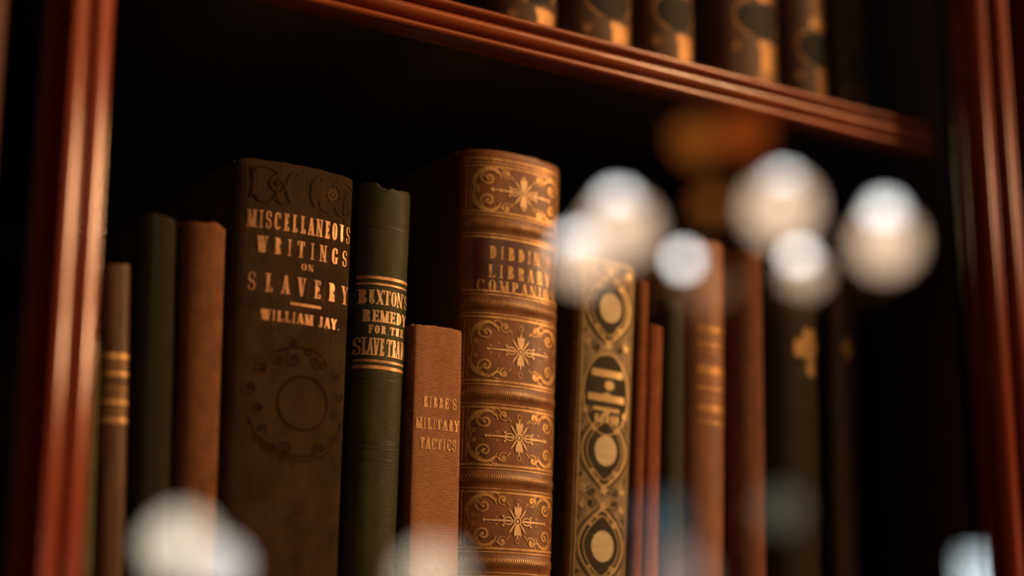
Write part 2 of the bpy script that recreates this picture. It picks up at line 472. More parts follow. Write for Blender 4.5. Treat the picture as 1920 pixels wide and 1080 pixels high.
            stem(L0); bowl(L0, 0.755, 0.90-L0, 0.245, 90, -90); bowl(L0, 0.26, 1-L0, 0.26, 90, -90)
        elif c == 'P': stem(L0); bowl(L0, 0.73, 1-L0, 0.27, 90, -90)
        elif c == 'R':
            stem(L0); bowl(L0, 0.74, 0.94-L0, 0.26, 90, -90); s.ribbon([(X(0.55), Z(0.48)), (X(0.74), Z(0.36)), (X(0.78), Z(0.08)), (X(0.98), Z(0.02))], [Hn, S*0.8, S*0.8, Hn])
        elif c == 'U':
            stem(L0, 0.28, 1, serif=False); sf(L0, 1, 0.15); bowl(0.5, 0.30, 0.5-L0+0.5*S/w, 0.30, 180, 360, t=S*0.8); s.ribbon([(X(R1), Z(0.28)), (X(R1), Z(1))], Hn*1.3); sf(R1, 1)
        elif c == 'J':
            stem(0.64, 0.2, 1, serif=False); sf(0.64, 1, 0.16); bowl(0.38, 0.2, 0.26+0.5*S/w, 0.2, 0, -150, t=S*0.9)
        elif c == 'S':
            pts, ws = [], []
            for k in range(25):
                t = k/24; a = math.radians(40+230*min(1, t*2)) if t <= 0.5 else None
                if t <= 0.5:
                    a = math.radians(35+235*t*2); pts.append((X(0.5+0.42*math.cos(a)), Z(0.74+0.24*math.sin(a))))
                else:
                    a = math.radians(90-235*(t-0.5)*2); pts.append((X(0.5+0.44*math.cos(a)), Z(0.26+0.24*math.sin(a))))
                ws.append(Hn+(S*1.1-Hn)*math.exp(-((t-0.5)/0.20)**2))
            s.ribbon(pts, ws, step=0.0012)
            s.ribbon([(X(0.88), Z(0.97)), (X(0.88), Z(0.70))], Hn, Hn*1.8); s.ribbon([(X(0.10), Z(0.03)), (X(0.10), Z(0.30))], Hn, Hn*1.8)
        elif c == "'": s.ribbon([(X(0.5), Z(1)), (X(0.4), Z(0.72))], S, Hn)
        elif c == '.': s.blob(X(0.5), Z(0.08), S*0.6, S*0.6, rings=1, n=10)
    def build(s, name, material, parent, label=None):
        o = obj(name, s.v, s.f, material, parent, smooth=False)
        if label: o['label'] = label
        return o
GW = {c: 0.9 for c in 'ABCDEFGHKLNOPRSTUVXYJ'}
GW.update({'I': 0.48, 'M': 1.15, 'W': 1.2, ' ': 0.45, "'": 0.3, '.': 0.3, 'S': 0.72, 'E': 0.85, 'L': 0.82, 'F': 0.8, 'J': 0.7, 'O': 0.9})

# ---------------------------------------------------------------- a book
def book(label, x, lean, sp, depth, cover, boards=None, y=0.45, zbase=Z_LOW, rough_top=0.0005, group='books on the lower shelf', seed=0):
    """Spine, two cover boards and the page block under an Empty at the foot of the spine."""
    root = thing('book', label, 'book', (x, y, zbase+abs(lean)*sp.wb/2+0.0002), group)
    root.rotation_euler = (0, lean, 0)
    boards = boards or cover
    h, b = sp.h, sp.b
    nt = 28
    zs = [0.0005+ (h-0.001)*k/60 for k in range(61)]
    for zb in sp.bands: zs += [zb+sp.bw*q for q in (-1.5, -1.1, -0.8, -0.55, -0.3, 0, 0.3, 0.55, 0.8, 1.1, 1.5)]
    zs += [h-0.0035, h-0.0025, h-0.0017, h-0.0011, h-0.0007]
    zs = sorted(set(round(z, 6) for z in zs if 0.0004 < z < h))
    ts = [math.sin(PI/2*(-1+2*i/nt)) for i in range(nt+1)]
    ts = [math.copysign(abs(t)**0.85, t) for t in ts]
    nrow = len(ts)+2
    vs, fs = [], []
    for layer in (0, 1):
        for z in zs:
            row = []
            e = max(0, 1-(h-z)/0.0022)                     # turned-in head of the spine
            for t in ts:
                p = sp.pt(t, z); j = noise.noise(Vector((t*4+seed*3.1, z*40, seed)))
                w2 = noise.noise(Vector((p.x*260+seed, 7.7, seed*2)))+0.5*noise.noise(Vector((p.x*700+seed, 1.7, seed*2)))
                p.y += 0.0006*e*e+0.00012*j
                p.z += e*rough_top*w2*1.4
                if layer: p = Vector((p.x*(1-0.0028/sp.wt), p.y+0.0014, p.z))
                row.append(p)
            for sg, k in ((-1, 0), (1, -1)):
                q = row[0].copy() if sg < 0 else row[-1].copy()
                q = Vector((q.x-sg*0.0009, b+0.0045, q.z))
                if sg < 0: row.insert(0, q)
                else: row.append(q)
            vs += [tuple(p) for p in row]
    nz = len(zs); o2 = nz*nrow
    for j in range(nz-1):
        for i in range(nrow-1):
            a = j*nrow+i
            fs.append((a, a+1, a+1+nrow, a+nrow)); a += o2
            fs.append((a, a+nrow, a+1+nrow, a+1))
    for i in range(nrow-1):
        a = i; c = (nz-1)*nrow+i
        fs.append((a, a+o2, a+1+o2, a+1)); fs.append((c, c+1, c+1+o2, c+o2))
    for j in range(nz-1):
        a = j*nrow; c = j*nrow+nrow-1
        fs.append((a, a+nrow, a+nrow+o2, a+o2)); fs.append((c, c+o2, c+nrow+o2, c+nrow))
    obj('spine', vs, fs, cover, root, angle=60)
    tb = 0.0024 if sp.wb > 0.012 else 0.0012
    for sg in (-1, 1):
        bd = box('cover_board', (-tb/2, b+0.0022, 0), (tb/2, depth, h), boards, root, 0.0005)
        me = bd.data
        for v in me.vertices:
            v.co.x += sg*(sp.w(v.co.z)/2-tb/2-0.0001)
    pg = box('page_block', (-0.5, b+0.003, 0.003), (0.5, depth-0.004, h-0.003), PAPER, root)
    for v in pg.data.vertices:
        v.co.x = math.copysign(sp.w(v.co.z)/2-tb-0.0001, v.co.x)
    return root

def cloth(name, rgb, rough=0.75, **k):
    d = dict(var=0.28, scale=(170, 170, 120), bump=0.5, bscale=(1600, 1600, 1600), spec=0.12); d.update(k)
    return mat(name, rgb, rough=rough, **d)

# --- thin olive book hard against the door frame
sp = Spine(0.136, 0.0042, 0.0040, 0.0008)
book('thin olive green book almost hidden behind the mahogany door frame', 0.1568, -0.02, sp, 0.12, cloth('olive_cloth', (0.10, 0.095, 0.045)), seed=1)
# --- small brown book with gilt rules
sp = Spine(0.1605, 0.0084, 0.0090, 0.0032)
b = book('small dark brown book with four gilt bands, beside the door frame', 0.1655, -0.0325, sp, 0.11,
         mat('brown_calf', (0.095, 0.042, 0.017), spec=0.3, rough=0.45, var=0.35, scale=(200, 200, 90), bump=0.3), seed=2)
F = Foil(sp)
for z, w in ((0.1316, 0.0016), (0.1264, 0.0014), (0.1178, 0.0014), (0.1125, 0.0015)): F.line(-0.0041, z, 0.0041, z, w)
for z in (0.1290, 0.1220, 0.1200, 0.1150): F.line(-0.004, z, 0.004, z, 0.0003)
F.build('gilt_band', GILT, b, 'gilt bands across the spine')
# --- plain dark green
sp = Spine(0.1773, 0.0118, 0.0120, 0.0044)
book('plain dark green cloth book between a brown banded book and a tan book', 0.1773, -0.0245, sp, 0.12, cloth('dark_green_cloth', (0.023, 0.021, 0.009)), seed=3, rough_top=0.0009)
# --- plain tan brown
sp = Spine(0.1774, 0.0132, 0.0146, 0.0054)
book('plain tan brown book without title, left beside the wide dark brown volume', 0.1906, -0.0105, sp, 0.12,
     cloth('tan_cloth', (0.19, 0.080, 0.032), wear=((0.11, 0.045, 0.02), 90, 0.5, 0.75)), seed=4, rough_top=0.0009)

# --- wide dark brown volume on slavery
sp = Spine(0.2011, 0.0408, 0.0425, 0.0060, n=2.1)
BR = mat('ribbed_brown_cloth', (0.059, 0.033, 0.012), rough=0.66, var=0.35, scale=(90, 90, 90), bump=0.75, bscale=(850, 850, 40), wave='X',
         wear=((0.075, 0.042, 0.017), 45, 0.5, 0.8), spec=0.10)
b = book('wide dark brown cloth book titled in copper letters, with a stamped medallion below', 0.2178, 0.0150, sp, 0.145, BR, seed=5, rough_top=0.0004)
F = Foil(sp)
F.text('MISCELLANEOUS', 0.0010, 0.1778, 0.0058, 0.0375, thick=0.17, gap=0.50)
F.text('WRITINGS', 0.0022, 0.1697, 0.0054, 0.0328, thick=0.21, gap=0.95)
F.text('ON', 0.0030, 0.1657, 0.0021, 0.0044, thick=0.26, gap=0.3)
F.text('SLAVERY', 0.0016, 0.1570, 0.0060, 0.0362, thick=0.19, gap=1.15)
F.line(-0.0026, 0.1541, 0.0086, 0.1541, 0.0009)
F.text('WILLIAM JAY.', 0.0022, 0.1478, 0.0034, 0.0285, thick=0.34, gap=0.22, hair=0.09)
F.build('title_lettering', GILT_COPPER, b, 'copper-gilt title lettering')
BLIND = mat('blind_stamped_cloth', (0.024, 0.011, 0.004), spec=0.03, rough=0.6, var=0.2, scale=(90, 90, 90))
RIDGE = mat('raised_stamped_cloth', (0.075, 0.040, 0.015), spec=0.05, rough=0.6, var=0.2, scale=(90, 90, 90))
F = Foil(sp, 0.0001); G = Foil(sp, 0.00016)
for sg, uc in ((-1, -0.0085), (1, 0.0115)):
    for K, o_ in ((F, 0.0), (G, 0.0005)):
        w = 0.0007 if K is F else 0.0003
        K.spiral(uc+o_, 0.1930-o_*0.5, 0.0036, 1.6, math.radians(90), w, sg)
        K.arc(uc-sg*0.0055+o_, 0.1925, 0.0030, 0.0052, 60, 250, w)
        K.arc(uc+sg*0.0045+o_, 0.1955, 0.0042, 0.0028, 20, 200, w)
        K.arc(uc+sg*0.0045+o_, 0.1900, 0.0036, 0.0036, 200, 350, w)
        K.arc(uc-sg*0.0022+o_, 0.1890, 0.0030, 0.0024, 150, 330, w)
for k in range(8):
    a = 2*PI*k/8; G.blob(0.0115+0.0017*math.cos(a), 0.1930+0.0017*math.sin(a), 0.0007, 0.0007, rings=1, n=8)
G.blob(0.0115, 0.1930, 0.0008, 0.0008, rings=1, n=8)
F.arc(-0.0180, 0.1925, 0.0012, 0.0050, -80, 80, 0.0006); F.arc(0.0178, 0.1890, 0.0014, 0.0060, 100, 260, 0.0006)
zc = 0.1222
F.arc(0.0036, zc, 0.0090, 0.0086, 0, 360, 0.0009, n=40); G.arc(0.0036, zc, 0.0084, 0.0080, 200, 340, 0.00025, n=30)
for k in range(14):
    a = math.radians(-60+k*300/13+0); rr = 0.0150+0.0016*math.sin(k*2.1)
    u, z = 0.0020+rr*math.cos(a)*1.02, zc+0.0008+rr*math.sin(a)*1.12
    F.spiral(u, z, 0.0021, 1.2, a+1.0, 0.0006, 1 if k % 2 else -1)
    G.arc(u+0.0003, z, 0.0024, 0.0020, math.degrees(a)-60, math.degrees(a)+80, 0.00028)
F.arc(0.0020, zc, 0.0178, 0.0170, 200, 345, 0.0008, n=30); F.arc(0.0020, zc-0.0002, 0.0190, 0.0182, 215, 330, 0.0005, n=30)
F.arc(0.0020, zc+0.0090, 0.0120, 0.0090, 30, 150, 0.0008, n=20)
for q in (-1, 1):
    F.spiral(0.0036+q*0.0040, zc+0.0140, 0.0030, 1.4, math.radians(90-q*40), 0.0007, q)
    F.spiral(0.0036+q*0.0056, zc-0.0150, 0.0028, 1.4, math.radians(-90+q*30), 0.0006, -q)
F.build('stamped_ornament', BLIND, b, 'dark stamped scrolls and medallion')
G.build('stamped_ridge', RIDGE, b, 'paler raised edges of the stamping')

# --- slim dark green volume on the slave trade
sp = Spine(0.1994, 0.0188, 0.0198, 0.0066, n=2.05)
GC = mat('dark_green_leather_cloth', (0.043, 0.042, 0.016), spec=0.16, rough=0.52, var=0.35, scale=(120, 120, 60), bump=0.35, bscale=(300, 300, 1300),
         wear=((0.10, 0.075, 0.035), 60, 0.58, 0.8))
b = book('slim dark green book with gilt-ruled title panel, right beside the wide brown volume', 0.2490, 0.0290, sp, 0.135, GC, seed=6, rough_top=0.0016)
F = Foil(sp)
F.text("BUXTON'S", -0.0002, 0.1577, 0.0049, 0.0184, thick=0.26, gap=0.10)
F.text('REMEDY', 0.0002, 0.1517, 0.0040, 0.0168, thick=0.26, gap=0.14, hair=0.09)
F.text('FOR THE', 0.0004, 0.1478, 0.0027, 0.0134, thick=0.26, gap=0.25, hair=0.11)
F.text('SLAVE TRADE', -0.0001, 0.1404, 0.0058, 0.0190, thick=0.22, gap=0.08)
F.build('title_lettering', GILT_PALE, b, 'pale gilt title lettering')
F = Foil(sp)
for z, w in ((0.1668, 0.0011), (0.1646, 0.0007), (0.1385, 0.0008), (0.1364, 0.0011)): F.line(-0.0096, z, 0.0096, z, w)
F.build('gilt_rule', GILT_COPPER, b, 'gilt rules above and below the title')
F = Foil(sp, 0.0001)
for z in (0.1325, 0.1120, 0.1112, 0.1096, 0.1060, 0.1846): F.line(-0.0095, z, 0.0095, z, 0.0004)
F.build('blind_rule', mat('blind_rule', (0.012, 0.012, 0.007), rough=0.5), b)

# --- short coral brown book of tactics
sp = Spine(0.1533, 0.0194, 0.0187, 0.0011, n=3.5)
KC = mat('coral_book_cloth', (0.43, 0.185, 0.078), rough=0.8, var=0.34, scale=(380, 380, 2200), bump=0.5, bscale=(120, 120, 620), wave='Z', wdist=1.2,
         wear=((0.30, 0.105, 0.045), 70, 0.52, 0.78))
b = book('short reddish tan cloth book with three faint title lines, beside the thick gilt leather volume', 0.2717, 0.0140, sp, 0.12, KC, seed=7, rough_top=0.0004)
F = Foil(sp)
F.text("KIBBE'S", 0.0007, 0.1248, 0.0037, 0.0130, thick=0.24, gap=0.30, hair=0.08)
F.text('MILITARY', 0.0000, 0.1174, 0.0038, 0.0168, thick=0.24, gap=0.30, hair=0.08)
F.text('TACTICS', 0.0003, 0.1108, 0.0038, 0.0140, thick=0.24, gap=0.34, hair=0.08)
F.build('title_lettering', mat('tan_gilt', (0.72, 0.42, 0.17), rough=0.5, metal=0.3, var=0.3, scale=(500, 500, 500), wear=((0.44, 0.18, 0.075), 600, 0.48, 0.7)), b, 'faint gilt title lettering')

# --- thick tan leather volume with red label
BANDS = (0.1902, 0.1617, 0.1302, 0.1014, 0.0735, 0.0450, 0.0170)
sp = Spine(0.2180, 0.0372, 0.0424, 0.0098, n=2.05, bands=BANDS, band_h=0.0007, band_w=0.0024)
CALF = mat('tan_calf', (0.225, 0.078, 0.020), rough=0.45, var=0.45, scale=(75, 75, 50), bump=0.25, bscale=(700, 700, 700),
           wear=((0.36, 0.165, 0.058), 38, 0.50, 0.74), coat=0.0, spec=0.4)
CALFB = mat('dark_calf_board', (0.085, 0.036, 0.014), rough=0.6, var=0.3, scale=(60, 60, 60))
b = book('thick tan leather book with red title label and gilt scrollwork panels', 0.3000, 0.0232, sp, 0.15, CALF, CALFB, seed=8, y=0.4445, rough_top=0.0003)
F = Foil(sp, 0.00010)
F.patch(-0.0172, 0.1655, 0.0186, 0.1862)
F.build('title_label', mat('red_morocco', (0.075, 0.007, 0.004), rough=0.4, var=0.35, scale=(160, 160, 160), wear=((0.24, 0.075, 0.035), 80, 0.62, 0.80)), b, 'dark red leather label')
F = Foil(sp, 0.0002)
F.text("DIBDIN'S", 0.0004, 0.1779, 0.0046, 0.0262, thick=0.24, gap=0.55)
F.text('LIBRARY', 0.0002, 0.1712, 0.0046, 0.0262, thick=0.24, gap=0.55)
F.text('COMPANION', 0.0000, 0.1662, 0.0040, 0.0330, thick=0.24, gap=0.42)
F.build('title_lettering', GILT, b, 'gilt title lettering on the red label')
F = Foil(sp, 0.00016)
for zb in BANDS:
    for dz, w in ((0.0046, 0.00075), (0.0034, 0.0004), (-0.0034, 0.0004), (-0.0046, 0.00075)):
        W = sp.w(zb)/2*0.975; F.line(-W, zb+dz, W, zb+dz, w)
    W = sp.w(zb)/2*0.95; n = 46
    for k in range(n):
        u = -W+2*W*k/(n-1); F.line(u-0.0004, zb-0.0013, u+0.0004, zb+0.0013, 0.00022)
for z, w in ((0.2142, 0.0006), (0.2128, 0.0004), (0.2115, 0.0005)): W = sp.w(z)/2*0.97; F.line(-W, z, W, z, w)
F.build('gilt_band', GILT, b, 'gilt lines and roping along the raised bands')
F = Foil(sp, 0.00018); H = Foil(sp, 0.00024)
panels = [(0.1955, 0.2105), (0.1356, 0.1562), (0.1068, 0.1250), (0.0788, 0.0962), (0.0503, 0.0684), (0.0222, 0.0400)]
for z0, z1 in panels:
    W = sp.w(z0)/2; zc = (z0+z1)/2; hh = (z1-z0)/2
    for e in (0.945, 0.90): F.line(-W*e, z0, -W*e, z1, 0.00035); F.line(W*e, z0, W*e, z1, 0.00035)
    for su in (-1, 1):
        for sz in (-1, 1):
            cu, cz = su*W*0.66, zc+sz*hh*0.62
            q = lambda du, dz: (cu-su*du, cz-sz*dz)        # du towards the middle, dz towards the middle
            a0 = math.degrees(math.atan2(sz, su))
            # long outer acanthus stroke hugging the corner
            pts = [q(-0.0036, 0.0060), q(-0.0042, 0.0030), q(-0.0038, 0.0002), q(-0.0018, -0.0022), q(0.0012, -0.0030), q(0.0038, -0.0018), q(0.0050, 0.0004)]
            sm = []
            for i in range(len(pts)-1):
                p0, p1, p2, p3 = pts[max(0, i-1)], pts[i], pts[i+1], pts[min(len(pts)-1, i+2)]
                for k in range(5):
                    t = k/5
                    sm.append(tuple(0.5*((2*p1[j])+(-p0[j]+p2[j])*t+(2*p0[j]-5*p1[j]+4*p2[j]-p3[j])*t*t+(-p0[j]+3*p1[j]-3*p2[j]+p3[j])*t**3) for j in (0, 1)))
            n = len(sm); F.ribbon(sm, [0.0003+0.00095*math.sin(PI*i/n)**1.5 for i in range(n)])
            s1 = su*sz
            c = q(0.0004, 0.0006); F.spiral(c[0], c[1], 0.0028, 1.45, math.radians(a0+30*s1), 0.00062, s1)
            c = q(0.0070, -0.0016); F.spiral(c[0], c[1], 0.0019, 1.4, math.radians(a0+180), 0.00056, -s1)
            c = q(0.0072, -0.0014); F.blob(c[0], c[1], 0.0007, 0.0007, rings=1, n=8)
            c0, c1 = q(0.0085, -0.0010), q(0.0098, 0.0004); F.line(c0[0], c0[1], c1[0], c1[1], 0.0004)
            c = q(-0.0030, 0.0042); F.spiral(c[0], c[1], 0.0011, 1.0, math.radians(a0-60*s1), 0.00036, -s1)
            for da, ln in ((20, 0.0030), (55, 0.0034), (90, 0.0030)):              # small leaves inside the corner
                aa = math.radians(a0+180+s1*(da-45)); c = q(-0.0030, -0.0016)
                F.ribbon([c, (c[0]+ln*0.5*math.cos(aa), c[1]+ln*0.5*math.sin(aa)), (c[0]+ln*math.cos(aa+0.35*s1), c[1]+ln*math.sin(aa+0.35*s1))], [0.0002, 0.0008, 0.0001])
            c = q(0.0042, -0.0026); F.arc(c[0], c[1], 0.0014, 0.0012, 0, 300, 0.0004)
            for du, dz in ((0.0048, 0.0042), (-0.0044, -0.0034), (0.0020, 0.0052)):
                c = q(du, dz); F.blob(c[0], c[1], 0.00032, 0.00032, rings=1, n=8)
    # middle tool: spindle, diamond and four petals
    for su in (-1, 1):
        H.ribbon([(su*0.0024, zc), (su*0.0056, zc), (su*0.0122, zc)], [0.0005, 0.0007, 0.0003])
        H.blob(su*0.0122, zc, 0.0005, 0.0005, rings=1, n=8)
        for dz in (-0.0015, 0.0015): H.blob(su*0.0056, zc+dz, 0.0005, 0.0004, rings=1, n=8)
        H.arc(su*0.0038, zc, 0.0018, 0.0012, 0, 360, 0.0004, n=16)
        for sz in (-1, 1):
            H.ribbon([(su*0.0010, zc+sz*0.0008), (su*0.0026, zc+sz*0.0030), (su*0.0034, zc+sz*0.0040)], [0.0005, 0.0006, 0.0002])
    for sz in (-1, 1):
        H.ribbon([(0, zc+sz*0.0010), (0, zc+sz*0.0026), (0, zc+sz*0.0046)], [0.0008, 0.0026, 0.0030])
        for q_ in (-0.001, 0, 0.001): H.ribbon([(q_, zc+sz*0.0044), (q_*1.1, zc+sz*(0.0064 if q_ == 0 else 0.0052))], 0.0009, 0.0002)
        F.arc(0, zc+sz*(hh-0.0022), 0.0008, 0.0010, 0, 360, 0.0003, n=12)
    H.arc(0, zc, 0.0013, 0.0012, 0, 360, 0.0005, n=16); H.blob(0, zc, 0.0006, 0.0006, rings=1, n=10)
F.build('gilt_scrollwork', GILT, b, 'gilt corner scrolls')
H.build('gilt_rosette', GILT_PALE, b, 'brighter gilt centre ornaments')

# --- ornate gilt-covered volume with pale ovals
sp = Spine(0.1862, 0.0258, 0.0260, 0.0030, n=2.3)
OC = mat('olive_gold_cloth', (0.185, 0.118, 0.044), rough=0.5, metal=0.2, var=0.55, scale=(260, 260, 260), bump=0.4, bscale=(1500, 1500, 1500))
OB = cloth('dark_olive_board', (0.040, 0.030, 0.014))
b = book('ornate gilt book with pale ovals in dark cartouches, right of the thick tan leather volume', 0.3369, 0.0600, sp, 0.14, OC, OB, seed=9)
F = Foil(sp, 0.0001)
ovals = (0.1674, 0.1146, 0.0805, 0.0450)
for z in ovals: F.lens(0, z, 0.0092, 0.0125)
F.blob(0, 0.1352, 0.0092, 0.0142, sq=2.6)
DK = mat('dark_green_black_ink', (0.036, 0.030, 0.016), spec=0.1, rough=0.6, var=0.2)
F.build('cartouche', DK, b, 'near-black cartouche shapes')
F = Foil(sp, 0.00022)
for z in ovals: F.blob(0.0004, z, 0.0051, 0.0057, lobes=18, depth=0.03, n=54)
F.build('oval', mat('pale_oval_gilt', (0.56, 0.45, 0.25), rough=0.55, metal=0.1, var=0.15, scale=(90, 90, 600)), b, 'pale gilt ovals')
F = Foil(sp, 0.00018); G = Foil(sp, 0.00014)
for e in (0.93, 0.84): F.line(-0.0129*e, 0.002, -0.0129*e, 0.183, 0.00045); F.line(0.0129*e, 0.002, 0.0129*e, 0.183, 0.00045)
for z in ovals:
    F.lens(0, z, 0.0096, 0.0130, 0.0006); G.lens(0, z, 0.0110, 0.0144, 0.0005); F.lens(0, z, 0.0078, 0.0108, 0.00035)
    for su in (-1, 1):
        for sz in (-1, 1):
            F.spiral(su*0.0050, z+sz*0.0078, 0.0016, 1.2, 1.0+su, 0.0005, su*sz)
            F.spiral(su*0.0026, z+sz*0.0106, 0.0013, 1.2, 2.0+su, 0.0004, -su*sz)
            F.spiral(su*0.0086, z+sz*0.0138, 0.0018, 1.2, 0.5+su, 0.0005, su*sz)
            G.spiral(su*0.0050, z+sz*0.0150, 0.0022, 1.4, 2.5+su, 0.0006, -su*sz)
            G.spiral(su*0.0104, z+sz*0.0098, 0.0012, 1.1, 0.9+su, 0.0005, -su*sz)
    for sz in (-1, 1): F.blob(0, z+sz*0.0140, 0.0018, 0.0022, lobes=5, depth=0.2, n=30)
for z, w, u in ((0.1428, 0.0026, 0.0070), (0.1352, 0.0010, 0.0014), (0.1337, 0.0026, 0.0082), (0.1296, 0.0014, 0.0060)):
    F.line(-u, z, u, z, w)
F.blob(0.0010, 0.1385, 0.0022, 0.0018, n=14)
for u in (-0.0042, -0.0018, 0.0006, 0.0030, 0.0050): F.blob(u, 0.1262, 0.0009, 0.0017, n=12)
F.arc(0, 0.1352, 0.0100, 0.0150, 0, 360, 0.0005, n=40)
F.build('gilt_filigree', mat('antique_gilt', (0.46, 0.32, 0.13), rough=0.4, metal=0.45, var=0.2), b, 'bright gilt arcs and filigree')
G.build('dark_filigree', DK, b, 'dark printed scrolls')

# --- the pair of thin reddish books
sp = Spine(0.1810, 0.0050, 0.0047, 0.0014)
RC = cloth('russet_cloth', (0.22, 0.070, 0.026)); RC2 = cloth('brick_cloth', (0.26, 0.080, 0.034))
book('very thin russet book, the taller of the two reddish pamphlets beside the ornate gilt book', 0.3535, 0.0580, sp, 0.12, RC, seed=10)
sp = Spine(0.1645, 0.0072, 0.0068, 0.0018)
book('thin brick-red book, the shorter of the two reddish pamphlets', 0.3606, 0.0540, sp, 0.12, RC2, seed=11)
# --- grey-green
sp = Spine(0.1755, 0.0096, 0.0098, 0.0030)
book('slim dark grey-green book between a thin red book and a brown gilt-banded one', 0.3735, 0.0340, sp, 0.13, cloth('grey_green_cloth', (0.040, 0.041, 0.026)), seed=12)
# --- brown with gilt bands
sp = Spine(0.2010, 0.0215, 0.0236, 0.0088, n=2.0)
b = book('tall reddish brown leather book with gilt bands high on its spine, below mirrored lamps', 0.3905, 0.0330, sp, 0.14,
         mat('red_brown_calf', (0.230, 0.092, 0.042), spec=0.25, rough=0.5, var=0.3, scale=(90, 90, 60), bump=0.2), seed=13)
F = Foil(sp)
for z, w in ((0.1650, 0.0018), (0.1590, 0.0012), (0.1490, 0.0036), (0.1420, 0.0014), (0.1345, 0.0028), (0.1290, 0.0014)): F.line(-0.0060, z, 0.0104, z, w)
for z in (0.1620, 0.1560, 0.1450, 0.1380, 0.1318): F.line(-0.0090, z, 0.0104, z, 0.0004)
F.build('gilt_band', GILT_OLD, b, 'gilt bands across the spine')
# --- plain reddish brown
sp = Spine(0.2005, 0.0180, 0.0170, 0.0075, n=2.0)
book('plain reddish brown book between the gilt-banded brown book and a dark green one', 0.4135, 0.0300, sp, 0.14,
     cloth('umber_red_cloth', (0.150, 0.056, 0.028)), seed=14)
# --- dark green with gilt emblem
sp = Spine(0.1970, 0.0266, 0.0268, 0.0095, n=2.0)
b = book('dark green book with one bright gilt emblem on the spine', 0.4393, 0.0360, sp, 0.14, cloth('bottle_green_cloth', (0.036, 0.031, 0.016), rough=0.5), seed=15)
F = Foil(sp)
F.blob(0.0030, 0.1645, 0.0056, 0.0076, lobes=6, depth=0.10, n=42); F.blob(0.0036, 0.1545, 0.0030, 0.0034); F.blob(-0.0030, 0.1625, 0.0022, 0.0040)
F.line(-0.011, 0.02, 0.011, 0.02, 0.001)
F.build('gilt_emblem', GILT, b, 'bright gilt emblem')
# --- dark brown with small emblem
sp = Spine(0.1960, 0.0156, 0.0160, 0.0040)
b = book('narrow blackish brown book with small dull gilt mark, last before the empty shelf end', 0.4632, 0.0360, sp, 0.14, cloth('black_brown_cloth', (0.040, 0.024, 0.014), rough=0.55), seed=16)
F = Foil(sp)
F.blob(0.0005, 0.1650, 0.0034, 0.0058, lobes=4, depth=0.15, n=32)
F.build('gilt_emblem', GILT_OLD, b, 'small dull gilt emblem')

# --- the gilt set on the upper shelf
BRN = mat('brown_gilt_leather', (0.080, 0.032, 0.010), spec=0.2, rough=0.5, var=0.4, scale=(130, 130, 130), bump=0.3)
UD = mat('black_green_label', (0.018, 0.018, 0.011), spec=0.12, rough=0.6, var=0.2)
UDK = cloth('dark_brown_leather', (0.045, 0.026, 0.012), rough=0.55)  # darker brown for all boards and the last spine
def upper(label, x0, x1, oz, gilt=True, seed=0, board=None, rz=0.0068, bulge=0.010):
    w = x1-x0
    sp = Spine(0.205, w, w, bulge, n=2.1)
    b = book(label, (x0+x1)/2, 0.0, sp, 0.14, BRN if gilt else UDK, UDK, zbase=Z_UP1, group='books on the upper shelf', seed=seed)
    F = Foil(sp, 0.00012); G = Foil(sp, 0.0002)
    hw = w/2
    for zc in (oz, oz+0.046, oz+0.092, oz+0.138):
        G.blob(0.07*w, zc, hw*0.66, rz*1.1, sq=2.5)
        F.blob(0.14*w, zc+rz+0.0046, hw*0.44, 0.0040, lobes=7, depth=0.10, n=42)      # gilt crest above the label
        F.patch(hw*0.05, zc-rz-0.0048, hw*0.68, zc-rz-0.0020)                       # gilt block beneath it
        F.patch(hw*0.10, max(0.001, zc-rz-0.0150), hw*0.64, zc-rz-0.0046)
        for k in range(5):
            zl = zc-rz-0.0165-k*0.0016
            if zl > 0.001: F.line(hw*0.0, zl, hw*0.70, zl, 0.0007)
        for su in (-1, 1):
            F.spiral(su*hw*0.55, zc-rz-0.0065, 0.0022, 1.3, 1.0+su, 0.0007, su)
            F.arc(0.03*w, zc, hw*0.66, rz*1.15, 90-su*90, 90-su*20, 0.0008)
            F.arc(0.03*w, zc, hw*0.66, rz*1.15, 90-su*90, 90-su*160, 0.0008)
    F.build('gilt_ornament', GILT_OLD if gilt else mat('dark_gilt', (0.085, 0.046, 0.014), rough=0.5, metal=0.3), b, 'gilt scrolls, with panels only on the right as painted side light')  # the last book takes a much darker gilt
    G.build('oval_label', UD, b, 'blackish green oval label')
    return b
upper('gilt-tooled book on the upper shelf, first of its row from the cut-off top edge', 0.2975, 0.3292, 0.0240, seed=21)
upper('gilt-tooled upper-shelf book with dark oval label, second of the gilt row', 0.3315, 0.3652, 0.0262, seed=22)
upper('gilt-tooled upper-shelf book with dark oval, just before the black gap', 0.3664, 0.3968, 0.0285, seed=23)
upper('widest gilt-tooled upper-shelf book, with a large dark oval, right after the black gap', 0.4072, 0.4436, 0.0360, seed=24, rz=0.0074)
upper('gilt-tooled upper-shelf book with a low dark oval, last bright one of the row', 0.4446, 0.4712, 0.0300, seed=25)
upper('dim upper-shelf book with barely visible gilding, in the dark next to the bright row', 0.4724, 0.4910, 0.0275, gilt=False, seed=26, bulge=0.004)

